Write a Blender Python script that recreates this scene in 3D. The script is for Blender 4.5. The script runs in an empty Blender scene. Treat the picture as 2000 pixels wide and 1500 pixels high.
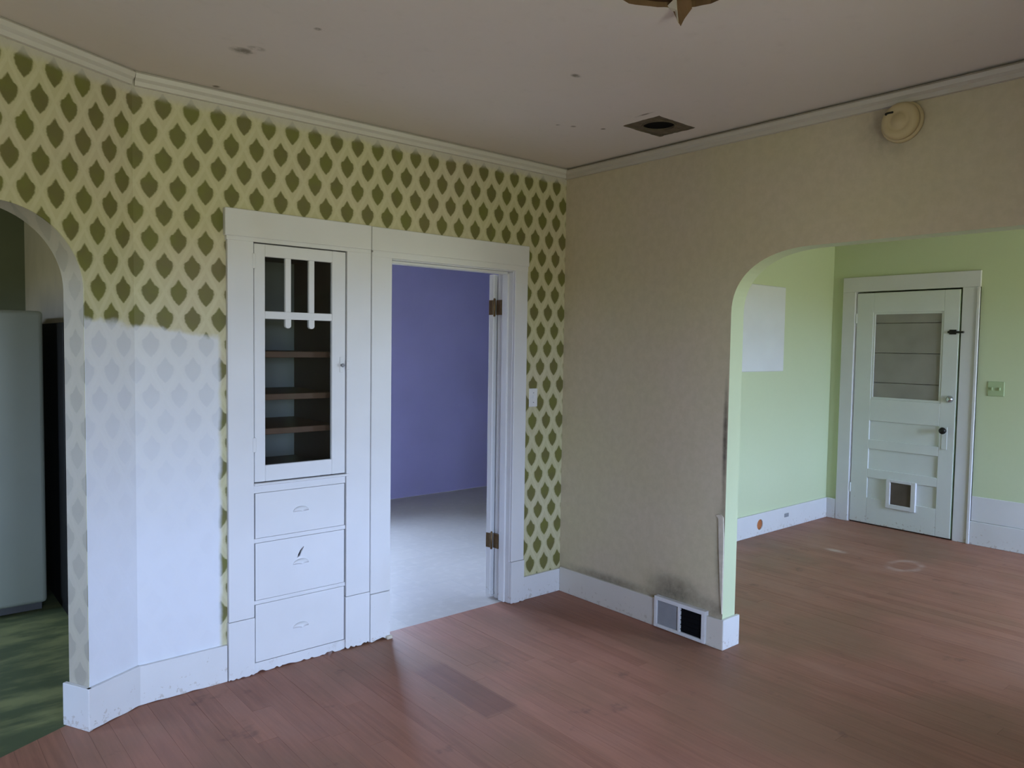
import bpy, bmesh, math, random
from mathutils import Matrix, Vector
random.seed(7)
scene = bpy.context.scene
COL = scene.collection

# ------------------------------------------------------------------ camera
CAM = Vector((-3.4295, -3.5229, 1.6054))
YAW, PITCH, ROLL, FPX = math.radians(49.6435), math.radians(-2.9211), math.radians(0.8503), 1469.9
fw = Vector((math.cos(YAW)*math.cos(PITCH), math.sin(YAW)*math.cos(PITCH), math.sin(PITCH)))
rt = Vector((math.sin(YAW), -math.cos(YAW), 0)); up = rt.cross(fw)
r2 = rt*math.cos(ROLL) + up*math.sin(ROLL); u2 = -rt*math.sin(ROLL) + up*math.cos(ROLL)
cd = bpy.data.cameras.new('camera'); cam = bpy.data.objects.new('camera', cd); COL.objects.link(cam)
m = Matrix((r2, u2, -fw)).transposed().to_4x4(); m.translation = CAM; cam.matrix_world = m
cd.sensor_width = 36; cd.lens = 36*FPX/2000; cd.clip_start = .05
scene.camera = cam

# ------------------------------------------------------------------ light: an overcast sky through the windows
scene.view_settings.view_transform = 'Standard'; scene.view_settings.look = 'None'
scene.view_settings.gamma = 1; scene.view_settings.use_curve_mapping = False
scene.view_settings.exposure = 2.84
scene.cycles.max_bounces = 12; scene.cycles.diffuse_bounces = 6; scene.cycles.adaptive_threshold = .025
world = bpy.data.worlds.new('overcast_sky'); scene.world = world; world.use_nodes = True
wt = world.node_tree; wt.nodes.clear()
wo = wt.nodes.new('ShaderNodeOutputWorld'); wb = wt.nodes.new('ShaderNodeBackground')
wc = wt.nodes.new('ShaderNodeTexCoord'); ws = wt.nodes.new('ShaderNodeSeparateXYZ'); wr = wt.nodes.new('ShaderNodeValToRGB')
wm = wt.nodes.new('ShaderNodeMath'); wm.operation = 'MULTIPLY_ADD'; wm.inputs[1].default_value = .5; wm.inputs[2].default_value = .5
wt.links.new(wc.outputs['Generated'], ws.inputs[0]); wt.links.new(ws.outputs['Z'], wm.inputs[0]); wt.links.new(wm.outputs[0], wr.inputs[0])
e = wr.color_ramp.elements
e[0].position = .492; e[0].color = (.25, .26, .20, 1)      # lawn and trees
e[1].position = .512; e[1].color = (.535, .68, 1.04, 1)      # cloud cover
wt.links.new(wr.outputs[0], wb.inputs[0]); wt.links.new(wb.outputs[0], wo.inputs[0])
wb.inputs[1].default_value = 5.0

H = 2.74
# windows: (number, wall axis, wall position, a0, a1, z0, z1, inward direction)
WINDOWS = [
    (1, 'y', -5.0, -4.85, -3.75, .55, 2.15, 1),
    (2, 'y', -5.0, -3.0, -1.8, .55, 2.15, 1),
    (3, 'y', -5.0, 1.45, 3.25, .50, 2.2, 1),
    (4, 'y', 3.15, -1.45, .42, .55, 2.2, -1),
    (5, 'x', -6.0, .6, 2.0, 1.0, 2.1, 1),
]
for n, ax, pos, a0, a1, z0, z1, dr in WINDOWS:
    ld = bpy.data.lights.new('daylight_portal', 'AREA'); ld.shape = 'RECTANGLE'; ld.size = a1-a0; ld.size_y = z1-z0
    ld.cycles.is_portal = True
    lo = bpy.data.objects.new('daylight_portal', ld); COL.objects.link(lo)
    c = (a0+a1)/2
    lo.location = (c, pos-dr*.12, (z0+z1)/2) if ax == 'y' else (pos-dr*.12, c, (z0+z1)/2)
    d = Vector((0, dr, 0)) if ax == 'y' else Vector((dr, 0, 0))
    lo.rotation_euler = d.to_track_quat('-Z', 'Z').to_euler()

# ------------------------------------------------------------------ shader helpers
class V:
    """a float socket with arithmetic"""
    def __init__(s, t, sock): s.t, s.s = t, sock
    def op(s, o, *a):
        n = s.t.nodes.new('ShaderNodeMath'); n.operation = o
        for i, x in enumerate((s,)+a):
            if isinstance(x, V): s.t.links.new(x.s, n.inputs[i])
            else: n.inputs[i].default_value = x
        return V(s.t, n.outputs[0])
    def __add__(s, o): return s.op('ADD', o)
    def __sub__(s, o): return s.op('SUBTRACT', o)
    def __mul__(s, o): return s.op('MULTIPLY', o)
    def __truediv__(s, o): return s.op('DIVIDE', o)
    __radd__ = __add__; __rmul__ = __mul__
    def __rsub__(s, o): return (s*-1.0)+o
    def abs(s): return s.op('ABSOLUTE')
    def max(s, o): return s.op('MAXIMUM', o)
    def min(s, o): return s.op('MINIMUM', o)
    def step(s, a, b):          # smooth 0..1 between a and b
        n = s.t.nodes.new('ShaderNodeMapRange'); n.interpolation_type = 'SMOOTHSTEP'
        s.t.links.new(s.s, n.inputs[0]); lo, hi, t0, t1 = (a, b, 0, 1) if a < b else (b, a, 1, 0)
        n.inputs[1].default_value = lo; n.inputs[2].default_value = hi; n.inputs[3].default_value = t0; n.inputs[4].default_value = t1
        return V(s.t, n.outputs[0])

class Mat:
    def __init__(s, name, rough=.6, spec=.35):
        s.m = bpy.data.materials.new(name); s.m.use_nodes = True; s.t = s.m.node_tree
        s.b = s.t.nodes['Principled BSDF']; s.b.inputs['Roughness'].default_value = rough
        s.b.inputs['Specular IOR Level'].default_value = spec
    def n(s, k): return s.t.nodes.new(k)
    def pos(s, kind='Object'):
        if kind == 'World': v = s.n('ShaderNodeNewGeometry').outputs['Position']
        else: v = s.n('ShaderNodeTexCoord').outputs['Object']
        q = s.n('ShaderNodeSeparateXYZ'); s.t.links.new(v, q.inputs[0]); s.vec = v
        return [V(s.t, o) for o in q.outputs]
    def combine(s, x, y, z):
        c = s.n('ShaderNodeCombineXYZ')
        for i, a in enumerate((x, y, z)):
            if isinstance(a, V): s.t.links.new(a.s, c.inputs[i])
            else: c.inputs[i].default_value = a
        return c.outputs[0]
    def noise(s, vec, scale, detail=3, rough=.5):
        q = s.n('ShaderNodeTexNoise'); q.inputs['Scale'].default_value = scale; q.inputs['Detail'].default_value = detail
        q.inputs['Roughness'].default_value = rough; s.t.links.new(vec, q.inputs['Vector']); return V(s.t, q.outputs[0])
    def rgb(s, c): 
        q = s.n('ShaderNodeRGB'); q.outputs[0].default_value = (*c, 1); return q.outputs[0]
    def mix(s, f, a, b):
        q = s.n('ShaderNodeMix'); q.data_type = 'RGBA'
        if isinstance(f, V): s.t.links.new(f.s, q.inputs[0])
        else: q.inputs[0].default_value = f
        for i, c in ((6, a), (7, b)):
            if isinstance(c, tuple): q.inputs[i].default_value = (*c, 1)
            else: s.t.links.new(c, q.inputs[i])
        return q.outputs[2]
    def color(s, c):
        if isinstance(c, tuple): s.b.inputs['Base Color'].default_value = (*c, 1)
        else: s.t.links.new(c, s.b.inputs['Base Color'])
        return s.m
    def bump(s, h, strength=.3, dist=.002):
        q = s.n('ShaderNodeBump'); q.inputs['Strength'].default_value = strength; q.inputs['Distance'].default_value = dist
        s.t.links.new(h.s, q.inputs['Height']); s.t.links.new(q.outputs[0], s.b.inputs['Normal'])
    def rand(s): return V(s.t, s.n('ShaderNodeObjectInfo').outputs['Random'])

def spot(mt, P, c, r, soft=.6, stretch=(1, 1, 1)):
    """a stain centred at c, radius r, blurred outwards"""
    d = None
    for p, cc, k in zip(P, c, stretch):
        if cc is None: continue
        q = (p-cc)*k; q = q*q; d = q if d is None else d+q
    return d.op('SQRT').step(r*(1+soft), r*(1-soft))

def plain(name, c, rough=.6, spec=.35, var=.06, scale=6., metal=0., bump=0.):
    k = Mat(name, rough, spec); P = k.pos('World'); f = k.noise(k.vec, scale, 4)
    k.b.inputs['Metallic'].default_value = metal
    lo = tuple(max(0, x*(1-var*2)) for x in c); hi = tuple(min(1, x*(1+var*2)) for x in c)
    k.color(k.mix(f, lo, hi))
    if bump: k.bump(k.noise(k.vec, 180, 2), bump, .001)
    return k.m

def white_paint(name, c=(.665, .665, .665), chips=.5):
    k = Mat(name, .38, .4); P = k.pos('World')
    f = k.noise(k.vec, 5, 4); g = k.noise(k.vec, 38, 5, .7); h = k.noise(k.vec, 2.1, 3)
    base = k.mix(f, tuple(x*.94 for x in c), tuple(min(1, x*1.05) for x in c))
    low = P[2].step(.16, .0)                                  # scuffs gather near the floor
    chip = (g+low*.14).step(.70, .735)*chips
    k.color(k.mix(chip, k.mix(h.step(.55, .8)*.2, base, (.55, .52, .44)), (.40, .34, .27)))
    k.bump(g, .08, .002); return k.m

# wallpaper -------------------------------------------------------------------
def wallpaper():
    k = Mat('green_medallion_wallpaper', .55, .3); P = k.pos('Object'); x, y, z = P
    A, ROW, X0, Z0 = .118, .1143, -.263, 2.5035
    u = x-y
    wob = k.noise(k.vec, 85, 3, .7)-.5
    uu = u+wob*.011
    masks = []
    for ox, oz in ((0, 0), (A/2, ROW)):
        dx = ((uu-(X0+ox)+A*.5+A*100).op('FLOORED_MODULO', A)-A*.5).abs()
        dz = (z-(Z0+oz)+ROW+2*ROW*50).op('FLOORED_MODULO', 2*ROW)-ROW
        t = (dz+.059)/.118
        fc = k.n('ShaderNodeFloatCurve'); k.t.links.new(t.s, fc.inputs[1])
        cv = fc.mapping.curves[0]
        pts = [(0, .0), (.06, .20), (.20, .60), (.36, .90), (.50, 1.0), (.62, .98), (.68, .86), (.72, .62), (.80, .42), (.90, .22), (1, .0)]
        cv.points[0].location = pts[0]; cv.points[-1].location = pts[-1]
        for q in pts[1:-1]: cv.points.new(*q)
        for q in cv.points: q.handle_type = 'VECTOR'
        fc.mapping.update()
        w = V(k.t, fc.outputs[0])*.0365
        masks.append((w-dx).step(-.004, .006)*dz.abs().step(.061, .056))
    med = masks[0].max(masks[1])
    r1 = (((uu-X0)/A+(z-Z0)/(2*ROW)+100.5).op('FRACT')-.5).abs()
    r2_ = (((uu-X0)/A-(z-Z0)/(2*ROW)+100.5).op('FRACT')-.5).abs()
    q1 = r1.step(.40, .47); q2 = r2_.step(.40, .47); rib = q1.max(q2)
    big = k.noise(k.vec, 1.6, 3); mid = k.noise(k.vec, 9, 4); fine = k.noise(k.vec, 120, 2)
    ground = k.mix(big.step(.35, .7), (.51, .485, .275), (.54, .485, .325))
    ground = k.mix(rib*.32, ground, (.67, .645, .44))
    ground = k.mix(fine*.2+mid.step(.5, .8)*.3, ground, (.40, .375, .23))
    mcol = k.mix(mid.step(.3, .7), (.105, .095, .02), (.15, .155, .032))
    mcol = k.mix(big.step(.5, .75)*.5, mcol, (.16, .12, .05))
    paper = k.mix(med*(mid*.25+.80).min(1.0), ground, mcol)
    grime = (z+mid*.05).step(2.655, 2.69)*.75                  # trim paint dragged over the top edge of the paper
    paper = k.mix(grime, paper, (.52, .49, .44))
    # thin white primer brushed over the paper beside the cabinet
    edge = z+(u+2.5)*.11+(mid-.5)*.10
    prim = edge.step(1.675, 1.645)*(u+(mid-.5)*.03).step(-2.196, -2.222)*y.step(.004, .002)
    thick = (1.30-z).step(-.45, .6)*.22+.76+(mid-.5)*.12
    paper = k.mix(prim*thick, paper, (.67, .685, .725))
    # the opening's jamb is painted over in grey
    jam = y.step(.004, .008)
    paper = k.mix(jam*(.80+(mid-.5)*.25), paper, (.43, .395, .34))
    k.color(paper); k.bump(rib*.6+fine*.6-med*.4, .25, .0015); return k.m

def tan_wall():
    k = Mat('tan_plaster_paper', .8, .2); P = k.pos('World')
    a = k.noise(k.vec, 1.4, 3); b = k.noise(k.vec, 22, 5, .65); c = k.noise(k.vec, 140, 2)
    col = k.mix(a.step(.3, .7), (.545, .485, .325), (.565, .485, .36))
    col = k.mix(b.step(.32, .68)*.28, col, (.40, .35, .235))
    soot = spot(k, P, (None, -.93, .23), .11, .9, (1, .75, 1.5))*.75+spot(k, P, (None, -1.20, .2), .09, .9, (1, 1, 2))*.5
    soot = soot+spot(k, P, (None, -1.245, .52), .035, .9, (1, 1, .16))*.7
    soot = soot+spot(k, P, (None, -1.235, 1.12), .012, .8, (1, 1, .05))*.9
    soot = soot+spot(k, P, (None, -2.03, 2.60), .10, .9)*.4+spot(k, P, (None, -.45, .17), .03, .9, (1, .1, 1))*.6
    col = k.mix((soot*(b+.45)).min(.9), col, (.10, .085, .065))
    k.color(col); k.bump(b*.5+c*.5, .3, .002); return k.m

def ceiling_mat():
    k = Mat('aged_ceiling_plaster', .85, .15); P = k.pos('World')
    a = k.noise(k.vec, .9, 4); b = k.noise(k.vec, 14, 5, .6)
    col = k.mix(a.step(.3, .7), (.70, .645, .58), (.73, .665, .62))
    col = k.mix(b.step(.55, .9)*.3, col, (.50, .46, .40))
    marks = None
    for cx, cy, r, sx in ((-2.30, -.54, .03, .7), (-2.27, -.60, .02, .7), (-1.154, -1.231, .016, .7), (-.646, -.706, .013, 1), (-.722, -.671, .011, 1),
                          (-2.236, -.05, .014, 1), (-.535, -1.08, .05, 7), (-.501, -.78, .012, 1), (-2.175, -.93, .012, 1)):
        s = spot(k, P, (cx, cy, None), r, .5, (sx, 1, 1))*b.step(.38, .6); marks = s if marks is None else marks.max(s)
    ring = spot(k, P, (-1.525, -2.05, None), .30, .06)*.35     # paler ring where a fixture plate once sat
    col = k.mix(ring, col, (.70, .66, .56))
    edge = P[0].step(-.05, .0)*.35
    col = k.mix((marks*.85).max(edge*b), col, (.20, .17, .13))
    k.color(col); k.bump(b, .15, .003); return k.m

def floor_wood():
    k = Mat('worn_fir_boards', .42, .3); P = k.pos('World'); x, y, z = P; r = k.rand()
    v = k.combine(x*14.0+r*40.0, y*.9+r*17.0, 0)
    g = k.noise(v, 3.2, 5, .62); w = k.noise(k.vec, 1.1, 3); p = k.noise(k.vec, 5, 4, .6)
    col = k.mix(r, (.245, .105, .068), (.32, .148, .099))
    col = k.mix(g.step(.3, .75)*.55, col, (.43, .195, .125))
    col = k.mix(w.step(.5, .75)*.35, col, (.38, .22, .172))   # varnish worn off
    col = k.mix(w.step(.56, .36)*.5, col, (.20, .118, .066))   # darker old oil finish
    col = k.mix(p.step(.62, .74)*.5, col, (.10, .055, .045))   # old spots
    patch = x.step(-1.446, -1.440)*x.step(-1.262, -1.268)*y.step(-1.07, -1.03)*y.step(-.40, -.52)*.5+spot(k, P, (-.45, -.32, None), .38, .9, (1.3, 1, 1))*.35
    col = k.mix(patch, col, (.13, .052, .036))
    ring = spot(k, P, (2.44, -1.2, None), .17, .35, (1, 1.55, 1))*(1.0-spot(k, P, (2.44, -1.2, None), .14, .3, (1, 1.55, 1)))
    sm = spot(k, P, (2.43, -.67, None), .06, .7, (1.6, .8, 1))
    col = k.mix(((ring*.8+sm*.7)*p.step(.3, .6)).min(.75), col, (.62, .50, .44))
    k.color(col)
    k.t.links.new((p*.22+.34+w*.12).s, k.b.inputs['Roughness'])
    k.bump(g, .12, .001); return k.m

M = {}
M['paper'] = wallpaper(); M['tan'] = tan_wall(); M['ceil'] = ceiling_mat(); M['floor'] = floor_wood()
M['white'] = white_paint('white_gloss_trim_paint'); M['white2'] = white_paint('white_cabinet_paint', (.675, .675, .68), .2)
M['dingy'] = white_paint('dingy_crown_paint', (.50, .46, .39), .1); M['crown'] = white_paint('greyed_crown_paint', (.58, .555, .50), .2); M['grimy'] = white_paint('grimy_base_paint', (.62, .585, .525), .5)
M['door'] = white_paint('pale_door_paint', (.66, .69, .66), .8)
def green_paint():
    k = Mat('lime_green_wall_paint', .6, .3); P = k.pos('World'); a = k.noise(k.vec, 1.3, 3); b = k.noise(k.vec, 30, 4)
    k.color(k.mix(b*.3, k.mix(a, (.56, .63, .395), (.59, .655, .435)), (.52, .595, .37))); k.bump(b, .1, .002); return k.m
M['green'] = green_paint()
M['purple'] = plain('violet_wall_paint', (.38, .35, .63), .7, .2, .06, 1.5, bump=.05)
def vinyl():
    k = Mat('grey_vinyl_sheet', .5, .35); P = k.pos('World')
    a = k.noise(k.vec, 1.2, 4); b = k.noise(k.vec, 16, 4)
    br = k.n('ShaderNodeTexBrick'); br.inputs['Scale'].default_value = 1; br.offset = .5
    br.inputs['Brick Width'].default_value = .45; br.inputs['Row Height'].default_value = .30; br.inputs['Mortar Size'].default_value = .004
    br.inputs['Color1'].default_value = (.405, .375, .345, 1); br.inputs['Color2'].default_value = (.43, .40, .37, 1); br.inputs['Mortar'].default_value = (.38, .365, .35, 1)
    k.t.links.new(k.vec, br.inputs['Vector'])
    k.color(k.mix(b.step(.45, .8)*.35, k.mix(a.step(.35, .7)*.4, br.outputs[0], (.36, .34, .325)), (.52, .49, .45))); return k.m
M['vinyl'] = vinyl()
def lino():
    k = Mat('mottled_green_linoleum', .5, .35); P = k.pos('World')
    a = k.noise(k.combine(P[0]*.6, P[1]*1.6, 0), 3.0, 5, .6); b = k.noise(k.vec, 11, 4)
    k.color(k.mix(b*.4, k.mix(a.step(.4, .62), (.065, .088, .038), (.23, .245, .10)), (.11, .13, .07))); return k.m
M['lino'] = lino()
M['kwall'] = plain('kitchen_grey_beige_paint', (.40, .35, .265), .7, .2)
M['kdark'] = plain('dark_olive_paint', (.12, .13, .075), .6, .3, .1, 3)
M['kblack'] = plain('gap_shade_black', (.008, .008, .007), .6, .2, .1, 5)  # shade of the gap beside the refrigerator, painted as colour
M['brown'] = plain('dark_brown_varnish', (.055, .034, .025), .5, .4, .15, 9)
M['shelf'] = plain('red_brown_shelf_wood', (.10, .048, .028), .5, .3, .12, 12)
M['cabback'] = plain('faded_grey_lining', (.19, .195, .185), .6, .3, .1, 4)
M['lath'] = plain('weathered_lath', (.15, .12, .085), .8, .2, .2, 25)
M['soffit'] = plain('stained_brown_paper', (.17, .10, .05), .8, .2, .2, 14)
M['torn'] = plain('torn_ceiling_paper', (.58, .52, .42), .8, .2, .12, 30)
M['black'] = plain('duct_black', (.006, .006, .007), .9, .1)
M['greymetal'] = plain('grey_damper_metal', (.27, .28, .30), .5, .4, .06, 20, 0)
M['iron'] = plain('dark_iron', (.025, .024, .02), .4, .5, .1, 20, .6)
M['brass'] = plain('tarnished_brass', (.17, .11, .05), .45, .5, .15, 40, .7)
M['chrome'] = plain('worn_chrome', (.55, .57, .60), .18, .5, .05, 20, 1.)
M['yellow'] = plain('yellowed_plastic', (.50, .40, .22), .5, .4, .05, 12)
M['ivory'] = plain('white_plastic', (.70, .70, .70), .35, .4, .03)
M['greenplate'] = plain('green_painted_plate', (.40, .50, .28), .5, .3, .05)
M['enamel'] = plain('fridge_enamel', (.25, .27, .225), .3, .5, .04, 3)
M['gasket'] = plain('grey_rubber', (.10, .10, .10), .7, .2)
M['board'] = plain('unpainted_grey_board', (.30, .285, .25), .7, .2, .1, 5)
M['pine'] = plain('bare_orange_wood', (.42, .15, .055), .7, .2, .15, 25)
M['ext'] = plain('light_block_grey', (.45, .43, .38), .8, .2)
M['flap'] = plain('smoked_brown_flap', (.10, .075, .055), .5, .4, .15, 12)
M['panel'] = white_paint('flat_white_panel_paint', (.72, .74, .74), .0)
M['edgegreen'] = plain('old_green_edge_paint', (.25, .31, .19), .6, .3, .15, 9)
def glass(name, refl):
    mm = bpy.data.materials.new(name); mm.use_nodes = True; t = mm.node_tree; t.nodes.clear()
    o = t.nodes.new('ShaderNodeOutputMaterial'); mx = t.nodes.new('ShaderNodeMixShader'); tr = t.nodes.new('ShaderNodeBsdfTransparent')
    gl = t.nodes.new('ShaderNodeBsdfGlossy'); gl.inputs['Roughness'].default_value = .04; fr = t.nodes.new('ShaderNodeFresnel'); fr.inputs[0].default_value = refl
    tr.inputs[0].default_value = (.93, .95, .94, 1)
    t.links.new(fr.outputs[0], mx.inputs[0]); t.links.new(tr.outputs[0], mx.inputs[1]); t.links.new(gl.outputs[0], mx.inputs[2]); t.links.new(mx.outputs[0], o.inputs[0])
    return mm
M['glass'] = glass('window_glass', 1.45)

# ------------------------------------------------------------------ geometry helpers
def tag(o, label=None, cat=None, group=None, kind=None):
    if label: o['label'] = label
    if cat: o['category'] = cat
    if group: o['group'] = group
    if kind: o['kind'] = kind
    return o
def root(name, loc, label, cat, group=None, kind=None):
    o = bpy.data.objects.new(name, None); COL.objects.link(o); o.location = loc; o.empty_display_size = .1
    return tag(o, label, cat, group, kind)
def link(name, bm, mats, parent=None, mtx=None):
    me = bpy.data.meshes.new(name); bm.normal_update(); bm.to_mesh(me); bm.free()
    for q in (mats if isinstance(mats, (list, tuple)) else [mats]): me.materials.append(q)
    o = bpy.data.objects.new(name, me); COL.objects.link(o)
    if mtx is not None: o.matrix_world = mtx
    if parent is not None:
        o.parent = parent
        inv = Matrix.Identity(4); p = parent
        chain = []
        while p is not None: chain.append(p); p = p.parent
        w = Matrix.Identity(4)
        for q in reversed(chain): w = w @ q.matrix_parent_inverse @ q.matrix_basis
        o.matrix_parent_inverse = w.inverted()
    return o
def bevel_all(bm, w, seg=1):
    if w: bmesh.ops.bevel(bm, geom=list(bm.edges), offset=w, segments=seg, affect='EDGES', profile=.5)
def add_box(bm, x0, x1, y0, y1, z0, z1):
    vs = [bm.verts.new((x, y, z)) for z in (z0, z1) for y in (y0, y1) for x in (x0, x1)]
    for f in ((0, 2, 3, 1), (4, 5, 7, 6), (0, 1, 5, 4), (2, 6, 7, 3), (0, 4, 6, 2), (1, 3, 7, 5)): bm.faces.new([vs[i] for i in f])
def box(name, x0, x1, y0, y1, z0, z1, mat, parent=None, bev=.003, mtx=None, seg=1):
    bm = bmesh.new(); add_box(bm, min(x0, x1), max(x0, x1), min(y0, y1), max(y0, y1), min(z0, z1), max(z0, z1))
    bevel_all(bm, bev, seg)
    return link(name, bm, mat, parent, mtx)
def prism_bm(pts, axis, a0, a1):
    """outline pts in the two other axes (order x,y,z), extruded from a0 to a1 along axis"""
    bm = bmesh.new()
    def P(p, a):
        q = list(p); q.insert(axis, a); return q
    lo = [bm.verts.new(P(p, a0)) for p in pts]; hi = [bm.verts.new(P(p, a1)) for p in pts]
    bm.faces.new(lo); bm.faces.new(hi[::-1]); n = len(pts)
    for i in range(n): bm.faces.new((lo[i], hi[i], hi[(i+1) % n], lo[(i+1) % n]))
    bmesh.ops.recalc_face_normals(bm, faces=bm.faces); return bm
def prism(name, pts, axis, a0, a1, mat, parent=None, bev=0, mtx=None):
    bm = prism_bm(pts, axis, a0, a1); bevel_all(bm, bev); return link(name, bm, mat, parent, mtx)
def lathe(name, prof, mat, parent=None, mtx=None, n=32, smooth=True):
    """profile (r, z) spun about local z"""
    bm = bmesh.new(); rings = []
    for r, z in prof:
        rings.append([bm.verts.new((r*math.cos(2*math.pi*i/n), r*math.sin(2*math.pi*i/n), z)) for i in range(n)] if r > 1e-6 else [bm.verts.new((0, 0, z))])
    for a, b in zip(rings, rings[1:]):
        for i in range(n):
            j = (i+1) % n
            f = [a[i % len(a)], a[j % len(a)], b[j % len(b)], b[i % len(b)]]
            f = [q for k, q in enumerate(f) if q not in f[:k]]
            if len(f) > 2: bm.faces.new(f)
    if len(rings[0]) > 1: bm.faces.new(rings[0])
    if len(rings[-1]) > 1: bm.faces.new(rings[-1])
    bmesh.ops.recalc_face_normals(bm, faces=bm.faces)
    for f in bm.faces: f.smooth = smooth and len(f.verts) < 8
    return link(name, bm, mat, parent, mtx)
def frame_to(axis, loc):
    """matrix whose local z points along axis"""
    q = Vector(axis).to_track_quat('Z', 'Y').to_matrix().to_4x4(); q.translation = Vector(loc); return q
def holes_wall(name, axis, t0, t1, a0, a1, z0, z1, holes, mats, pick):
    """a wall slab with rectangular holes (a0,a1,z0,z1); axis 0: thickness along x, 1: along y"""
    A = sorted({a0, a1, *[h[0] for h in holes], *[h[1] for h in holes]}); Z = sorted({z0, z1, *[h[2] for h in holes], *[h[3] for h in holes]})
    bm = bmesh.new()
    for i in range(len(A)-1):
        for j in range(len(Z)-1):
            ca, cz = (A[i]+A[i+1])/2, (Z[j]+Z[j+1])/2
            if any(h[0] < ca < h[1] and h[2] < cz < h[3] for h in holes): continue
            if axis == 1: add_box(bm, A[i], A[i+1], t0, t1, Z[j], Z[j+1])
            else: add_box(bm, t0, t1, A[i], A[i+1], Z[j], Z[j+1])
    bmesh.ops.remove_doubles(bm, verts=bm.verts, dist=1e-5)
    seen = {}
    for f in list(bm.faces): seen.setdefault(tuple(round(c, 4) for c in f.calc_center_median()), []).append(f)
    bmesh.ops.delete(bm, geom=[f for g in seen.values() if len(g) > 1 for f in g], context='FACES')
    bm.normal_update()
    for f in bm.faces: f.material_index = pick(f)
    return link(name, bm, mats)

# ------------------------------------------------------------------ the shell
TH = math.radians(27)
XL = Vector((math.cos(TH), math.sin(TH), 0)); YL = Vector((-math.sin(TH), math.cos(TH), 0))
ANG = Matrix((XL, YL, Vector((0, 0, 1)))).transposed().to_4x4(); ANG.translation = Vector((-2.57, 0, 0))+XL*2.57
WT = .13

# back wall: wallpaper towards the room, violet behind
DX0, DX1, DZ = -1.325, -.425, 2.075       # rough opening of the doorway
CX0, CX1, CZ = -2.075, -1.56, 2.075       # niche of the cabinet
pts = [(-2.57, 0), (CX0, 0), (CX0, CZ), (CX1, CZ), (CX1, 0), (DX0, 0), (DX0, DZ), (DX1, DZ), (DX1, 0), (.0, 0), (.0, H), (-2.57, H)]
bm = prism_bm(pts, 1, 0, WT)
for f in bm.faces: f.material_index = 1 if f.normal.y > .5 else 0 if f.normal.y < -.5 else 2
tag(link('wall_back', bm, [M['paper'], M['purple'], M['white']]), 'wall with olive medallion wallpaper and brushed white primer beside the cabinet', 'wall', kind='structure')

# the angled wall with the kitchen arch
J = -2.805; jl = J-1.35
def arch_pts(a_in, a_out, zs, top, rh, n, e=2.0):
    """curve from (a_in, zs) up to the flat top, going towards a_out"""
    sg = 1 if a_out > a_in else -1
    c = a_in+sg*rh; o = []
    for i in range(n+1):
        t = math.cos(math.pi/2*i/n); s = (1-t**e)**(1/e)
        o.append((c-sg*rh*t, zs+(top-zs)*s))
    return o
right = arch_pts(J, jl, 1.80, 2.10, .33, 18); left = arch_pts(jl, J, 1.80, 2.10, .33, 18)
pts = [(-2.57, 0), (-2.57, H), (-6.5, H), (-6.5, 0), (jl, 0)]+left+right[::-1]+[(J, 0)]
bm = prism_bm(pts, 1, 0, .12)
for f in bm.faces: f.material_index = 1 if f.normal.y > .5 else 0
tag(link('wall_left_angled', bm, [M['paper'], M['kwall']], mtx=ANG), 'angled papered wall with the rounded arch into the dark kitchen', 'wall', kind='structure')

# right wall with the wide arch
B0, B1 = -1.25, -4.35
ra = arch_pts(B0, B1, 1.785, 2.105, .45, 20, 2.3); rb = arch_pts(B1, B0, 1.785, 2.105, .45, 20, 2.3)
pts = [(.02, 0), (.02, H), (-5.0, H), (-5.0, 0), (B1, 0)]+rb+ra[::-1]+[(B0, 0)]
bm = prism_bm(pts, 0, 0, .115)
for f in bm.faces: f.material_index = 0 if f.normal.x < -.5 else 1
tag(link('wall_right', bm, [M['tan'], M['green']]), 'tan wall with a wide rounded arch opening to the lime green room', 'wall', kind='structure')

# lime green room
tag(box('wall_green_side', .115, 3.71, 0, WT, 0, H, M['green'], bev=0), 'lime green wall carrying the flat white panel', 'wall', kind='structure')
GX = 3.57
GD0, GD1, GDZ = -.215, -1.135, 2.15
bm = prism_bm([(.0, 0), (.0, H), (-5.1, H), (-5.1, 0), (GD1, 0), (GD1, GDZ), (GD0, GDZ), (GD0, 0)], 0, GX, GX+.14)
tag(link('wall_green_far', bm, M['green']), 'lime green wall around the old panelled door', 'wall', kind='structure')
tag(box('wall_light_block', GX+.5, GX+.6, -1.6, .3, 0, H, M['ext'], bev=0), 'added light-blocking wall behind the panelled door', 'wall', kind='structure')  # box added beyond the door to stop sky light leaking in
tag(box('wall_light_block_side', GX+.14, GX+.5, .15, .3, 0, H, M['ext'], bev=0), 'added light-blocking return wall beside the panelled door', 'wall', kind='structure')
tag(box('wall_light_block_end', GX+.14, GX+.5, -1.6, -1.5, 0, H, M['ext'], bev=0), 'added light-blocking end wall past the light switch', 'wall', kind='structure')

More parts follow.
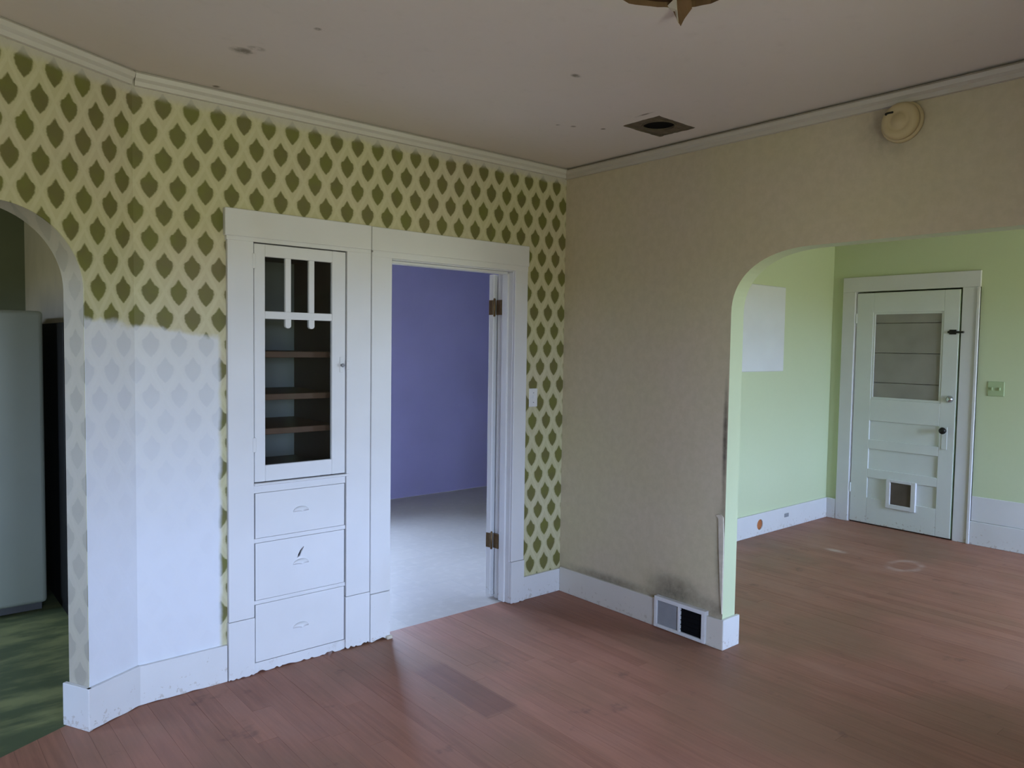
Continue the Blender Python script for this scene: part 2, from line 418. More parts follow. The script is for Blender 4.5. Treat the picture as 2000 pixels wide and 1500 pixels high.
def pickf(axis, sgn):
    return lambda f: 0 if f.normal[axis]*sgn > .5 else 1
hs = [(a0, a1, z0, z1) for n, ax, pos, a0, a1, z0, z1, d in WINDOWS if pos == -5.0]
tag(holes_wall('wall_front', 1, -5.14, -5.0, -5.2, 3.71, 0, H, hs, [M['tan'], M['ext']], pickf(1, 1)), 'outer wall with the daylight windows behind the viewer', 'wall', kind='structure')
hs = [(a0, a1, z0, z1) for n, ax, pos, a0, a1, z0, z1, d in WINDOWS if pos == 3.15]
tag(holes_wall('wall_purple_back', 1, 3.15, 3.29, -2.45, 2.75, 0, H, hs, [M['purple'], M['ext']], pickf(1, -1)), 'violet painted wall seen through the doorway', 'wall', kind='structure')
hs = [(a0, a1, z0, z1) for n, ax, pos, a0, a1, z0, z1, d in WINDOWS if pos == 2.6]
tag(holes_wall('wall_purple_side', 0, 2.6, 2.74, WT, 3.29, 0, H, hs, [M['purple'], M['ext']], pickf(0, -1)), 'violet side wall of the room past the doorway', 'wall', kind='structure')
bm = bmesh.new(); add_box(bm, -2.55, -2.45, .05, 3.15, 0, H); bm.normal_update()
for f in bm.faces: f.material_index = 0 if f.normal.x < 0 else 1
tag(link('wall_kitchen_side', bm, [M['kwall'], M['purple']]), 'grey beige kitchen wall beyond the refrigerator', 'wall', kind='structure')
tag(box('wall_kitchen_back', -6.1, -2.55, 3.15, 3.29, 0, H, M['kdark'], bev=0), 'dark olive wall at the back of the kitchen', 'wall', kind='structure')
hs = [(a0, a1, z0, z1) for n, ax, pos, a0, a1, z0, z1, d in WINDOWS if pos == -6.0]
tag(holes_wall('wall_kitchen_left', 0, -6.14, -6.0, -2.4, 3.29, 0, H, hs, [M['kwall'], M['ext']], pickf(0, 1)), 'kitchen wall holding the small kitchen window', 'wall', kind='structure')
tag(box('wall_left', -5.14, -5.0, -5.1, -1.2, 0, H, M['tan'], bev=0), 'tan wall of the dining room beside the viewer', 'wall', kind='structure')

# ceiling, with the fixture hole and the duct opening cut out
def cut(obj, cutters):
    for c in cutters:
        md = obj.modifiers.new('cut', 'BOOLEAN'); md.object = c; md.operation = 'DIFFERENCE'; md.solver = 'EXACT'
    bpy.context.view_layer.update()
    dg = bpy.context.evaluated_depsgraph_get()
    me = bpy.data.meshes.new_from_object(obj.evaluated_get(dg)); obj.modifiers.clear(); obj.data = me
    for c in cutters: bpy.data.objects.remove(c)
HC, HR = Vector((-1.525, -2.05)), .225
ce = box('ceiling', -6.3, 4.3, -5.2, 3.4, H, H+.03, M['ceil'], bev=0)
rim = []
for i in range(56):
    a = 2*math.pi*i/56; r = HR+.006*math.sin(5*a)+random.uniform(-.004, .004)
    rim.append((HC.x+r*math.cos(a), HC.y+r*math.sin(a)))
c1 = prism('cut_a', rim, 2, H-.1, H+.1, M['ceil'])
sq = []
SX0, SX1, SY0, SY1 = -.47, -.172, -1.12, -.886
for i in range(14): sq.append((SX0+(SX1-SX0)*i/14, SY0+random.uniform(-.003, .003)))
for i in range(14): sq.append((SX1+random.uniform(-.004, .006), SY0+(SY1-SY0)*i/14))
for i in range(14): sq.append((SX1+(SX0-SX1)*i/14, SY1+random.uniform(-.003, .003)))
for i in range(14): sq.append((SX0+random.uniform(-.003, .003), SY1+(SY0-SY1)*i/14))
c2 = prism('cut_b', sq, 2, H-.1, H+.1, M['ceil'])
cut(ce, [c1, c2])
ce.data.materials.append(M['soffit']); ce.data.materials.append(M['lath'])
for f in ce.data.polygons:
    if abs(f.normal.z) < .5 and -2 < f.center.x < 0 and f.center.y > -3: f.material_index = 1 if f.center.y < -1.5 else 2
tag(ce, 'stained off-white plaster ceiling with scuffs', 'ceiling', kind='structure')
box('ceiling_light_block', -6.3, 4.3, -5.2, 3.4, H+.12, H+.2, M['ext'], ce, 0)  # slab added above the ceiling holes to keep sky light out

# floors
fl = box('floor', -6.3, 4.3, -5.2, 3.4, -.14, -.022, M['lath'], bev=0)
tag(fl, 'worn reddish brown wooden floor of narrow boards', 'floor', kind='structure')
BW = .084; x = -5.06; k = 0
def ylim(xx):
    if xx < -2.60: return (xx+2.57)*math.tan(TH)+.12/math.cos(TH)
    return .05 if -2.60 <= xx else 0
while x < GX+.5:
    x1 = x+BW-.0006
    ylo = -5.02
    cuts = [ylo]; y = ylo+random.uniform(.5, 2.6)
    while y < .05-.4: cuts.append(y); y += random.uniform(1.7, 3.6)
    for i, c in enumerate(cuts):
        last = i == len(cuts)-1
        ya = c; yb0 = yb1 = (cuts[i+1]-.0009) if not last else None
        if last: yb0, yb1 = ylim(x), ylim(x1)
        elif yb0 > min(ylim(x), ylim(x1)): yb0, yb1 = ylim(x), ylim(x1)
        if ya > min(yb0, yb1)-.05: continue
        if x1 < -2.6 and ya < -5.01 and False: continue
        dz = random.uniform(-.0006, .0)
        bm = prism_bm([(x, ya), (x1, ya), (x1, yb1), (x, yb0)], 2, -.022, dz)
        link('floor_board', bm, M['floor'], fl); k += 1
    x += BW
# the other floors
tag(box('floor_purple', -2.45, 2.6, .05, 3.15, -.022, -.001, M['vinyl'], bev=0), 'grey vinyl floor of the violet room past the doorway', 'floor', kind='structure')
bm = bmesh.new()
P0 = Vector((-2.55, 0, 0)); 
def yk(xx): return (xx+2.57)*math.tan(TH)+.12/math.cos(TH)
bm = prism_bm([(-6.0, yk(-6.0)), (-2.55, yk(-2.55)), (-2.55, 3.15), (-6.0, 3.15)], 2, -.022, -.002)
tag(link('floor_kitchen', bm, M['lino']), 'dark mottled green linoleum floor of the kitchen', 'floor', kind='structure')

# windows (outside the picture; they let the daylight in)
for n, ax, pos, a0, a1, z0, z1, dr in WINDOWS:
    w = root('window_%d' % n, (((a0+a1)/2, pos, z0) if ax == 'y' else (pos, (a0+a1)/2, z0)),
             ['', 'white sash window of the dining room near the kitchen side', 'white sash window of the dining room near the wide arch', 'wide white sash window of the lime green room',
              'white sash window of the violet room', 'small white sash window of the kitchen'][n], 'window', kind='structure')
    def wb_(name, p0, p1, q0, q1, d0, d1, mat):
        t0, t1 = pos-dr*d0, pos-dr*d1
        return box(name, p0, p1, t0, t1, q0, q1, mat, w, .002) if ax == 'y' else box(name, t0, t1, p0, p1, q0, q1, mat, w, .002)
    zm = (z0+z1)/2
    for s0, s1 in ((a0, a0+.05), (a1-.05, a1)): wb_('stile', s0, s1, z0, z1, .04, .09, M['white'])
    for s0, s1 in ((z0, z0+.06), (zm-.025, zm+.025), (z1-.05, z1)): wb_('rail', a0+.05, a1-.05, s0, s1, .045, .085, M['white'])
    for s0, s1 in ((z0+.06, zm-.025), (zm+.025, z1-.05)): wb_('pane', a0+.05, a1-.05, s0, s1, .063, .067, M['glass'])
    for s0, s1 in ((a0-.1, a0), (a1, a1+.1)): wb_('casing', s0, s1, z0-.02, z1+.1, 0, -.02, M['white'])
    wb_('casing', a0, a1, z1, z1+.1, 0, -.02, M['white']); wb_('sill', a0-.12, a1+.12, z0-.03, z0, .02, -.06, M['white'])

# ------------------------------------------------------------------ mouldings
CP = [(0, 0), (-.022, 0), (-.036, -.012), (-.030, -.030), (-.016, -.040), (-.014, -.058), (0, -.060)]   # (out, down)
cz = H-.002
t1 = link('trim_1', prism_bm([(o, cz+d) for o, d in CP], 0, -2.562, -.02), M['crown']); t1.location = (0, 0, 0)
tag(t1, 'white crown moulding above the medallion wallpaper', 'moulding', kind='structure')
t2 = link('trim_2', prism_bm([(o, cz+d) for o, d in CP], 0, -6.0, -2.580), M['crown'], mtx=ANG)
tag(t2, 'white crown moulding on the angled wall over the kitchen arch', 'moulding', kind='structure')
t3 = link('trim_3', prism_bm([(o, cz-.005+d) for o, d in CP], 1, -5.0, 0.0), M['dingy'])
tag(t3, 'dingy white crown moulding above the tan wall', 'moulding', kind='structure')

def ragged(x0, x1, z0, z1, n=12, amp=.008):
    """board outline with a chipped lower edge"""
    return [(x0, z1)]+[(x0+(x1-x0)*i/n, z0+(random.random()**2)*amp) for i in range(n+1)]+[(x1, z1)]
b = root('baseboard_left', (-2.45, 0, 0), 'white baseboard bending round to the arch below the primed wallpaper', 'baseboard', kind='structure')
prism('board', ragged(-2.573, -2.185, .0, .175, 10, .004), 1, -.018, .0, M['white'], b, .002)
prism('board', ragged(J-.018, -2.569, .0, .178, 8, .004), 1, -.018, .0, M['white'], b, .002, mtx=ANG)
box('arch_end_board', J-.019, J, -.0165, .136, .0, .178, M['white'], b, .002, mtx=ANG)
b = root('baseboard_back', (-.16, 0, 0), 'short white baseboard between the doorway casing and the room corner', 'baseboard', kind='structure')
prism('board', ragged(-.33, -.001, .0, .147, 8, .003), 1, -.018, .0, M['white'], b, .002)
b = root('baseboard_right', (0, -.6, 0), 'grimy white baseboard of the tan wall wrapping the arch end', 'baseboard', kind='structure')
box('board', -.019, 0, B0-.017, -.019, .0, .16, M['grimy'], b, .002)
box('arch_end_board', -.0165, .135, B0-.019, B0, .0, .163, M['white'], b, .002)
b = root('baseboard_green', (2, 0, 0), 'bright white baseboard with a bare wood knot hole under the white panel', 'baseboard', kind='structure')
gb = box('board', .116, GX-.02, -.019, 0, 0, .19, M['white'], b, .003)
c_ = lathe('cut_c', [(.047, -.1), (.047, .1)], M['white'], mtx=frame_to((0, -1, 0), (2.385, 0, .092)), n=14)
cut(gb, [c_])
lathe('bare_wood_knot', [(0, 0), (.049, 0), (.049, .003), (.02, .006), (0, .004)], M['pine'], b, frame_to((0, -1, 0), (2.385, -.004, .092)), 16)
box('outlet_stub', 2.78, 2.85, -.024, -.018, .10, .135, M['greymetal'], b, .003)
b = root('baseboard_far', (GX, -1.3, 0), 'tall two-tier white baseboard below the green painted switch', 'baseboard', kind='structure')
box('lower_board', GX-.024, GX, -5.0, -1.262, 0, .195, M['white'], b, .003)
box('upper_board', GX-.012, GX, -5.0, -1.262, .197, .405, M['white'], b, .003)
b = root('baseboard_corner', (GX, -.05, 0), 'small white baseboard return between the green corner and the door casing', 'baseboard', kind='structure')
box('board', GX-.02, GX, -.104, -.001, 0, .19, M['white'], b, .003)

# ------------------------------------------------------------------ built-in china cabinet
cab = root('china_cabinet', (-1.81, 0, 0), 'built-in white china cabinet with glazed door over three drawers', 'cabinet')
yc = -.024
box('head_board', -2.192, -1.4345, yc-.006, 0, 2.092, 2.218, M['white2'], cab, .003)
box('head_fillet', -2.185, -1.436, yc-.002, 0, 2.073, 2.092, M['white2'], cab, .001)
prism('side_casing', ragged(-2.180, -2.058, .282, 2.083, 4, .0), 1, yc, 0, M['white2'], cab, .002)
prism('side_casing', ragged(-1.572, -1.4335, .282, 2.083, 4, .0), 1, yc, 0, M['white2'], cab, .002)
prism('plinth', ragged(-2.182, -2.056, .001, .280, 14, .007), 1, yc-.0015, 0, M['white2'], cab, .0015)
prism('plinth', ragged(-1.574, -1.4325, .002, .280, 14, .014), 1, yc-.0015, 0, M['white2'], cab, .0015)
CD = .60
box('back_panel', CX0+.004, CX1-.004, CD, CD+.015, .05, CZ-.004, M['cabback'], cab, .001)
for xx in (CX0+.003, CX1-.018): box('side_panel', xx, xx+.015, .004, CD, .05, CZ-.004, M['brown'], cab, .001)
box('top_panel', CX0+.018, CX1-.018, .004, CD, CZ-.022, CZ-.004, M['brown'], cab, .001)
box('floor_panel', CX0+.018, CX1-.018, .004, CD, .935, .955, M['brown'], cab, .001)
for zz in (1.155, 1.325, 1.535): box('shelf', CX0+.020, CX1-.020, .07, CD-.003, zz-.006, zz+.024, M['shelf'], cab, .002)
# rails between drawers
for z0, z1 in ((.8815, .918), (.6395, .6605), (.3395, .3585)): box('rail', -2.056, -1.574, -.0155, .02, z0, z1, M['white2'], cab, .001)
prism('toe_board', ragged(-2.056, -1.574, .0, .052, 34, .011), 1, -.014, .01, M['white2'], cab, .001)
box('ledge', -2.060, -1.560, yc-.009, -.004, .918, .930, M['white2'], cab, .003)
# drawers
for z0, z1, hz in ((.662, .880, .776), (.360, .638, .511), (.056, .338, .189)):
    d = box('drawer', -2.050, -1.580, -.017, .30, z0, z1, M['white2'], cab, .0022, seg=2)
    # cup pull: half of a flattened dome
    bm = bmesh.new(); nu, nv = 14, 7; g = []
    for i in range(nu+1):
        a = math.pi*i/nu; row = []
        for j in range(nv+1):
            t = math.pi/2*j/nv
            row.append(bm.verts.new((-1.818-.042*math.cos(a)*math.cos(t), -.017-.020*math.sin(t)*math.sin(a)**.5 if j else -.017, hz-.010+.026*math.sin(a)*math.cos(t))))
        g.append(row)
    for i in range(nu):
        for j in range(nv):
            try: bm.faces.new((g[i][j], g[i+1][j], g[i+1][j+1], g[i][j+1]))
            except ValueError: pass
    bmesh.ops.remove_doubles(bm, verts=bm.verts, dist=1e-4); bmesh.ops.recalc_face_normals(bm, faces=bm.faces)
    for f in bm.faces: f.smooth = True
    pl = link('cup_pull', bm, M['white2'], d); sd = pl.modifiers.new('thick', 'SOLIDIFY'); sd.thickness = .002
    if abs(hz-.511) < .01:      # broken-out splinter hole in the middle drawer
        hp = [(-1.838, .533), (-1.824, .541), (-1.815, .562), (-1.802, .584), (-1.806, .586), (-1.822, .570), (-1.832, .552)]
        c_ = prism('cut_d', hp, 1, -.1, -.004, M['black']); 
        cut(d, [c_]); prism('splinter_hole', hp, 1, -.0068, -.0045, M['black'], d)
# glazed door
DL, DR, DB, DT = -2.053, -1.577, .934, 2.068
dr_ = root('glazed_door', (-1.815, 0, DB), None, None); dr_.parent = cab
dr_.location = (0, 0, DB)
bpy.context.view_layer.update()
yd0, yd1 = -.017, .004
GL, GR, GB, GT = -2.000, -1.652, 1.012, 2.010
zb0, zb1 = 1.716, 1.752
box('stile', DL, GL, yd0, yd1, DB, DT, M['white2'], dr_, .0025); box('stile', GR, DR, yd0, yd1, DB, DT, M['white2'], dr_, .0025)
box('rail', GL, GR, yd0, yd1, DB, GB, M['white2'], dr_, .0025); box('rail', GL, GR, yd0, yd1, GT, DT, M['white2'], dr_, .0025)
box('crossbar', GL, GR, yd0+.002, yd1, zb0, zb1, M['white2'], dr_, .002)
for a, c in ((-1.898, -1.869), (-1.776, -1.747)):
    box('muntin', a, c, yd0+.002, yd1, zb1, GT, M['white2'], dr_, .002)
    mz = zb0-.030; r = (c-a)/2; mp = [(a, zb0+.001), (c, zb0+.001)]+[((a+c)/2+r*math.cos(q), mz+r*.9*math.sin(q)) for q in [-math.pi*i/8 for i in range(9)]]
    prism('muntin_drop', mp[:2]+mp[2:], 1, yd0+.002, yd1, M['white2'], dr_)
for a, c, z0, z1 in ((GL, -1.898, zb1, GT), (-1.869, -1.776, zb1, GT), (-1.747, GR, zb1, GT), (GL, GR, GB, zb0)):
    box('pane', a-.003, c+.003, -.005, -.002, z0-.003, z1+.003, M['glass'], dr_, 0)
box('latch_plate', -1.610, -1.592, yd0-.004, yd0, 1.455, 1.535, M['white2'], dr_, .002)
lathe('latch_knob', [(0, .022), (.008, .021), (.010, .015), (.006, .008), (.006, 0)], M['greymetal'], dr_, frame_to((0, -1, 0), (-1.600, yd0-.003, 1.492)), 14)
box('latch_keeper', -1.576, -1.560, yc-.006, yc, 1.470, 1.515, M['white2'], cab, .002)
for z in (1.95, 1.08): box('butt_hinge', DL-.012, DL+.006, yd0-.009, yd0, z, z+.07, M['white2'], dr_, .002)

# ------------------------------------------------------------------ doorway to the violet room
tr = root('trim_4', (-.87, 0, 0), 'white painted casing and jambs around the doorway to the violet room', 'door casing', kind='structure')
box('head_casing', -1.4305, -.332, yc-.004, 0, 2.092, 2.216, M['white'], tr, .003)
box('head_fillet', -1.423, -.338, yc-.001, 0, 2.060, 2.092, M['white'], tr, .001)
box('side_casing', -1.4285, -1.306, yc, 0, .264, 2.083, M['white'], tr, .003)
box('side_casing', -.440, -.338, yc, 0, .264, 2.083, M['white'], tr, .003)
prism('plinth', ragged(-1.4285, -1.306, .0, .262, 10, .02), 1, yc-.003, 0, M['white'], tr, .002)
prism('plinth', ragged(-.441, -.334, .0, .262, 10, .008), 1, yc-.003, 0, M['white'], tr, .002)
box('head_jamb', -1.325, -.425, -.004, WT+.01, 2.055, 2.075, M['white'], tr, .002)
box('side_jamb', -1.325, -1.305, -.004, WT+.01, .0, 2.055, M['white'], tr, .002)
box('side_jamb', -.442, -.425, -.004, WT+.01, .0, 2.055, M['white'], tr, .002)
box('door_stop', -.456, -.442, .030, .085, .0, 2.045, M['white'], tr, .003)
box('door_stop', -1.305, -1.291, .030, .085, .0, 2.045, M['white'], tr, .003)
box('door_stop', -1.291, -.456, .030, .085, 2.041, 2.055, M['white'], tr, .003)
d1 = root('door_1', (-.45, WT+.02, 0), 'white door swung wide open into the violet room, edge showing', 'door', kind='structure')
DM = Matrix.Translation((-.468, .150, 0)) @ Matrix.Rotation(math.radians(12), 4, 'Z')
box('slab', 0, .84, .0, .038, .012, 2.046, M['white'], d1, .003, mtx=DM)
for z in (1.795, .325):
    hg = box('hinge', -.006, .0, .003, .034, z, z+.092, M['brass'], d1, .001, mtx=DM)
    box('hinge_leaf', -.458, -.4425, .092, .134, z, z+.092, M['brass'], d1, .001)
    lathe('hinge_pin', [(0, -.012), (.007, -.008), (.007, .100), (0, .105)], M['brass'], hg, Matrix.Translation((-.467, .143, z)), 12)
lathe('door_knob', [(.008, 0), (.008, .03), (.026, .04), (.028, .055), (.018, .066), (0, .068)], M['brass'], d1, DM @ frame_to((0, 1, 0), (.77, .038, .95)), 20)
box('wood_chip', -1.335, -1.300, -.046, -.024, 0, .018, M['torn'], tr, .004)

# wall switch by the doorway
sw = root('switch_plate', (-.262, 0, 1.28), 'white toggle switch plate on the wallpaper beside the doorway', 'light switch')
box('plate', -.297, -.227, -.006, 0, 1.222, 1.338, M['ivory'], sw, .003)
box('toggle', -.268, -.256, -.018, -.005, 1.272, 1.296, M['ivory'], sw, .002)
for z in (1.25, 1.31): lathe('screw', [(.0035, 0), (.0035, .0015), (0, .0015)], M['greymetal'], sw, frame_to((0, -1, 0), (-.262, -.006, z)), 10)

# ------------------------------------------------------------------ things on the tan wall
vt = root('wall_register', (0, -.99, 0), 'white two-pane heating register in the baseboard by the arch', 'vent')
VX = -.034
for (y0, y1, z0, z1) in ((-.838, -.817, .006, .184), (-1.165, -1.140, .006, .184), (-.999, -.983, .024, .162), (-1.140, -.838, .006, .024), (-1.140, -.838, .162, .184)):
    box('frame_bar', VX, 0, y1, y0, z0, z1, M['white2'], vt, .002)
box('damper_panel', -.026, -.019, -.983, -.838, .024, .162, M['greymetal'], vt, .001)
box('open_duct', -.0205, -.0195, -1.140, -.999, .024, .162, M['black'], vt, 0)
for i in range(5): box('louver', -.030, -.021, -1.1395, -.9995, .040+i*.026, .042+i*.026, M['black'], vt, 0)
tag(link('peeling_corner_strip', prism_bm([(-1.196, .715), (-1.214, .70), (-1.222, .55), (-1.238, .30), (-1.251, .19), (-1.249, .60), (-1.243, .71), (-1.225, .725)], 0, -.010, .0), M['torn']),
    'pale torn paper strip peeling off the arch corner of the tan wall', 'torn paper')
sd = root('smoke_alarm', (0, -2.08, 2.60), 'round yellowed smoke alarm high on the tan wall', 'smoke alarm')
SM = frame_to((-1, 0, 0), (0, -2.08, 2.598))
lathe('base_ring', [(.088, 0), (.088, .012), (.080, .016), (0, .016)], M['yellow'], sd, SM, 40)
lathe('cover', [(.078, .016), (.078, .034), (.070, .044), (.050, .049), (.046, .046), (.030, .046), (.028, .050), (0, .051)], M['yellow'], sd, SM, 40)
box('sensor_slot', -.052, -.046, -2.058, -2.030, 2.632, 2.640, M['iron'], sd, .001)
lathe('indicator', [(.006, 0), (.006, .004), (0, .005)], M['iron'], sd, frame_to((-1, 0, 0), (-.045, -2.028, 2.634)), 10)

# ------------------------------------------------------------------ things in the ceiling
fx = root('fixture_hole', (HC.x, HC.y, H), 'round brown hole in the ceiling where a light fixture was torn out', 'ceiling hole')
lathe('soffit', [(0, H+.022), (.10, H+.020), (HR-.012, H+.016), (HR-.012, H+.028), (0, H+.028)], M['soffit'], fx, Matrix.Translation((HC.x, HC.y, 0)), 40)
dirv = Vector((.79, .61))
def rimpt(ang, r, z):
    a = math.atan2(dirv.y, dirv.x)+ang; return Vector((HC.x+r*math.cos(a), HC.y+r*math.sin(a), z))
bm = bmesh.new()
fp = [rimpt(.10, HR-.03, H+.02), rimpt(-.17, HR-.035, H+.02), rimpt(-.16, HR, H-.004), rimpt(-.06, HR+.005, H-.034), rimpt(-.01, HR+.012, H-.055), rimpt(.03, HR+.008, H-.04), rimpt(.10, HR-.002, H-.008)]
f = bm.faces.new([bm.verts.new(q) for q in fp]); bmesh.ops.triangulate(bm, faces=[f])
fo = link('torn_flap', bm, M['soffit'], fx); q = fo.modifiers.new('thick', 'SOLIDIFY'); q.thickness = .003
bm = bmesh.new()
fp = [rimpt(.20, HR-.004, H+.006), rimpt(.08, HR-.05, H+.016), rimpt(.05, HR-.02, H-.012), rimpt(.02, HR+.008, H-.046), rimpt(.09, HR+.002, H-.012)]
f = bm.faces.new([bm.verts.new(q) for q in fp]); bmesh.ops.triangulate(bm, faces=[f])
fo = link('paper_curl', bm, M['torn'], fx); q = fo.modifiers.new('thick', 'SOLIDIFY'); q.thickness = .002
dv = root('ceiling_duct', (-.32, -1.0, H), 'square ceiling cut-out with bare lath round a dark duct hole', 'vent opening')
dc = Vector((-.325, -1.003)); dR = .083
lc = lathe('cut_e', [(dR, -.1), (dR, .3)], M['lath'], mtx=Matrix.Translation((dc.x, dc.y, H)), n=32)
ys = [SY0+.006+i*(SY1-SY0-.012)/6 for i in range(7)]
laths = []
for i in range(6):
    laths.append(box('lath', SX0+.007, SX1-.008, ys[i]+.0015, ys[i+1]-.0015, H+.004+random.uniform(0, .003), H+.016, M['lath'], dv, .001))
for o in laths:
    md = o.modifiers.new('cut', 'BOOLEAN'); md.object = lc; md.solver = 'EXACT'
bpy.context.view_layer.update(); dg = bpy.context.evaluated_depsgraph_get()
for o in laths:
    me = bpy.data.meshes.new_from_object(o.evaluated_get(dg)); o.modifiers.clear()
    if len({round(math.copysign(1, q.co.x-dc.x)) for q in me.vertices}) == 2 and not any(abs(q.co.x-dc.x) < .02 for q in me.vertices) and min(abs(q.co.y-dc.y) for q in me.vertices) < dR*.8:
        for side in (-1, 1):
            bm = bmesh.new(); bm.from_mesh(me); bmesh.ops.delete(bm, geom=[q for q in bm.verts if (q.co.x-dc.x)*side < 0], context='VERTS')
            if side < 0:
                m2 = bpy.data.meshes.new('lath'); bm.to_mesh(m2); bm.free(); m2.materials.append(M['lath']); o.data = m2
            else: link('lath', bm, M['lath'], dv)
    else: o.data = me
bpy.data.objects.remove(lc)
lathe('duct_collar', [(dR, 0), (dR+.002, 0), (dR+.002, .085), (0, .085), (0, .083), (dR, .083)], M['black'], dv, Matrix.Translation((dc.x, dc.y, H+.012)), 32)
bm = bmesh.new()
n = 32; a = [bm.verts.new((dc.x+(dR+o)*math.cos(2*math.pi*i/n), dc.y+(dR+o)*math.sin(2*math.pi*i/n), H+z)) for o, z in ((-.002, .001), (.003, .001), (.003, .012), (-.002, .012)) for i in range(n)]
for k in range(4):
    for i in range(n): bm.faces.new((a[k*n+i], a[k*n+(i+1) % n], a[((k+1) % 4)*n+(i+1) % n], a[((k+1) % 4)*n+i]))
bmesh.ops.recalc_face_normals(bm, faces=bm.faces); link('duct_rim', bm, M['lath'], dv)

# ------------------------------------------------------------------ lime green room: panel, door, switch
wp = box('wall_panel', 1.86, 2.69, -.016, 0, 1.415, 2.15, M['panel'], bev=.006)
tag(wp, 'flat white panel mounted on the lime green wall', 'wall panel')
tr = root('trim_5', (GX, -.67, 0), 'white casing and jambs of the old panelled door in the green room', 'door casing', kind='structure')
cx = GX-.022
box('side_casing', cx, GX, -.224, -.106, 0, 2.15, M['white'], tr, .003)
box('side_casing', cx, GX, -1.262, -1.128, 0, 2.15, M['white'], tr, .003)
box('back_band', cx-.012, GX, -1.262, -1.240, 0, 2.15, M['white'], tr, .003)
box('head_casing', cx, GX, -1.262, -.106, 2.15, 2.285, M['white'], tr, .003)
box('side_jamb', GX, GX+.14, -.232, -.215, 0, 2.15, M['white'], tr, .002)
box('side_jamb', GX, GX+.14, -1.135, -1.122, 0, 2.15, M['white'], tr, .002)
box('threshold', GX+.005, GX+.14, -1.122, -.232, 0, .012, M['brown'], tr, .003)
d2 = root('door_2', (GX, -.235, 0), 'old white panelled door with boarded window and cat flap, slightly ajar', 'door', kind='structure')
D2 = Matrix.Translation((GX-.004, -.236, 0)) @ Matrix.Rotation(math.radians(-1.6), 4, 'Z')   # local y runs to the latch side (negative)
W2 = .879; T = .040
def dbox(name, a0, a1, z0, z1, d0=0., d1=T, mat=None, parent=d2, bev=.003):
    return box(name, d0, d1, -a1, -a0, z0, z1, mat or M['door'], parent, bev, mtx=D2)
wl, wr_ = .155, .752     # panel opening from the hinge edge
wr_ = .757
dbox('stile', 0, wl, .012, 2.135); dbox('stile', wr_, W2, .012, 2.135)
dbox('edge_strip', W2, W2+.003, .012, 2.135, .002, T-.002, M['edgegreen'], bev=.001)
zs = [(.012, .25), (.437, .52), (.705, .79), (.965, 1.165), (1.955, 2.135)]
for z0, z1 in zs: dbox('rail', wl, wr_, z0, z1)
for z0, z1 in ((.25, .437), (.52, .705), (.79, .965)):
    p = dbox('panel', wl-.005, wr_+.005, z0-.005, z1+.005, .014, .028, bev=.002)
zz = [1.165, 1.318, 1.588, 1.858, 1.955]
for a, c in zip(zz, zz[1:]): dbox('window_board', wl-.004+random.uniform(0, .002), wr_+.004, a+.002, c-.002, .018, .030, M['board'], bev=.003)
for a0, a1, z0, z1 in ((wl, wr_, 1.165, 1.185), (wl, wl+.018, 1.185, 1.955), (wr_-.018, wr_, 1.185, 1.955), (wl+.018, wr_-.018, 1.937, 1.955)):
    dbox('glazing_bead', a0, a1, z0, z1, .004, .016, bev=.002)
pf = dbox('cat_flap', .372, .552, .225, .437, -.004, .008, M['flap'], bev=.002)
for a0, a1, z0, z1 in ((.335, .372, .187, .450), (.552, .592, .187, .450), (.372, .552, .187, .225), (.372, .552, .425, .450)):
    dbox('cat_flap_frame', a0, a1, z0, z1, -.018, .012, M['white'], pf, .003)
bo = dbox('slide_bolt', .795, .925, 1.765, 1.783, -.020, -.004, M['iron'], bev=.004)
dbox('bolt_plate', .805, .862, 1.755, 1.795, -.005, .0, M['iron'], bo, .002)
lathe('deadbolt', [(.030, 0), (.030, .008), (.024, .016), (.020, .026), (.010, .030), (0, .030)], M['chrome'], d2, D2 @ frame_to((-1, 0, 0), (0, -.832, 1.205)), 24)
kp = dbox('lock_plate', .780, .825, .77, .965, -.004, .0, bev=.002)
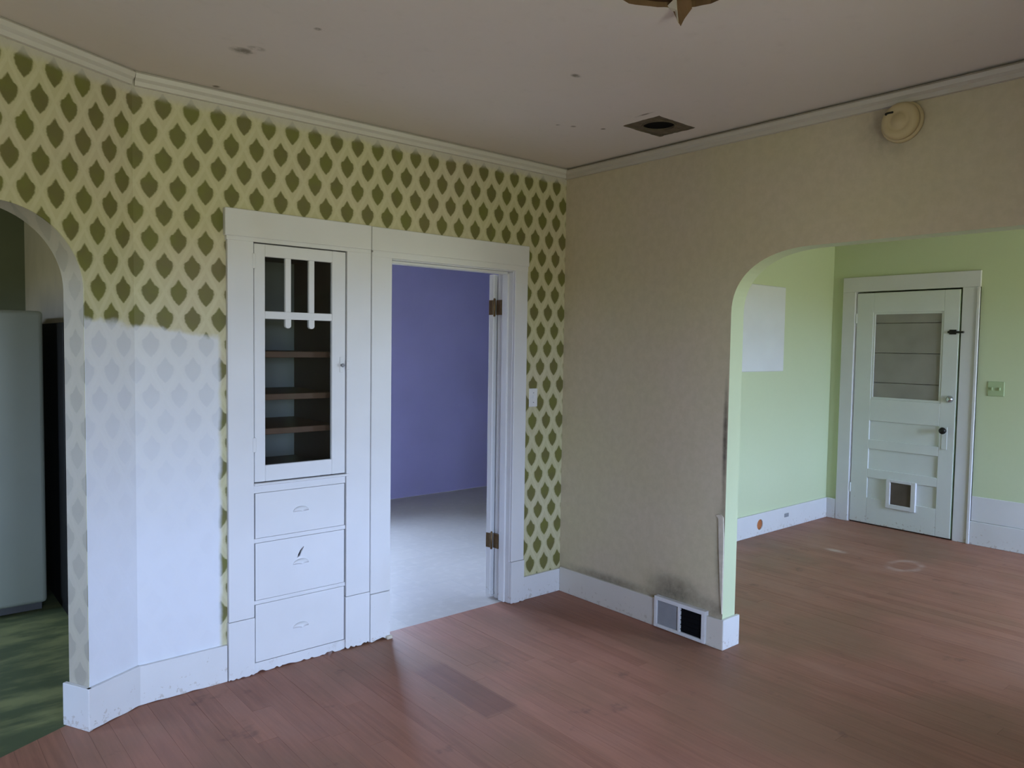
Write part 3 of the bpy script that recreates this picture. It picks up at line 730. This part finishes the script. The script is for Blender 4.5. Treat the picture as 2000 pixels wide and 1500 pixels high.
lathe('door_knob', [(.012, 0), (.012, .022), (.027, .032), (.030, .046), (.022, .060), (0, .064)], M['iron'], d2, D2 @ frame_to((-1, 0, 0), (-.004, -.803, .935)), 24)
for z in (.28, 1.86): dbox('hinge', -.010, .004, z, z+.09, -.010, .004, M['door'], bev=.002)
sw = root('switch_plate', (GX, -1.402, 1.31), 'wide green painted switch plate beside the panelled door', 'light switch')
box('plate', GX-.007, GX, -1.462, -1.342, 1.25, 1.37, M['greenplate'], sw, .003)
for y in (-1.375, -1.430): box('toggle', GX-.020, GX-.006, y-.005, y+.005, 1.298, 1.322, M['greenplate'], sw, .002)

# ------------------------------------------------------------------ kitchen
fr = root('refrigerator', (-3.04, 1.9, 0), 'plain off-white refrigerator standing in the dark kitchen', 'refrigerator')
FX0, FX1, FY = -3.41, -2.675, 1.565
box('body', FX0+.005, FX1-.005, FY+.075, FY+.70, .05, 1.745, M['enamel'], fr, .012, seg=2)
box('gasket', FX0+.02, FX1-.02, FY+.06, FY+.076, .09, 1.71, M['gasket'], fr, .002)
box('door', FX0, FX1, FY, FY+.06, .055, 1.765, M['enamel'], fr, .022, seg=4)
hd = box('handle', FX0+.03, FX0+.055, FY-.045, FY-.02, .75, 1.35, M['chrome'], fr, .008, seg=2)
for z in (.77, 1.31): box('handle_post', FX0+.035, FX0+.05, FY-.022, FY+.002, z, z+.02, M['chrome'], fr, .002)
box('kick_grille', FX0+.02, FX1-.02, FY+.055, FY+.075, .005, .05, M['gasket'], fr, .002)
for xx in (FX0+.06, FX1-.10):
    for yy in (FY+.12, FY+.62): box('foot', xx, xx+.04, yy, yy+.04, -.002, .052, M['gasket'], fr, .003)

pn = root('fridge_gap_shade', (-2.577, 1.95, 0), 'added near-black panel standing for the shade between the refrigerator and the kitchen wall', 'added shade panel')  # panel added so the shaded gap by the refrigerator turns black
box('panel', -2.604, -2.551, 1.40, 2.55, .06, 1.70, M['kblack'], pn, .003)  # added panel standing for the shade of the gap
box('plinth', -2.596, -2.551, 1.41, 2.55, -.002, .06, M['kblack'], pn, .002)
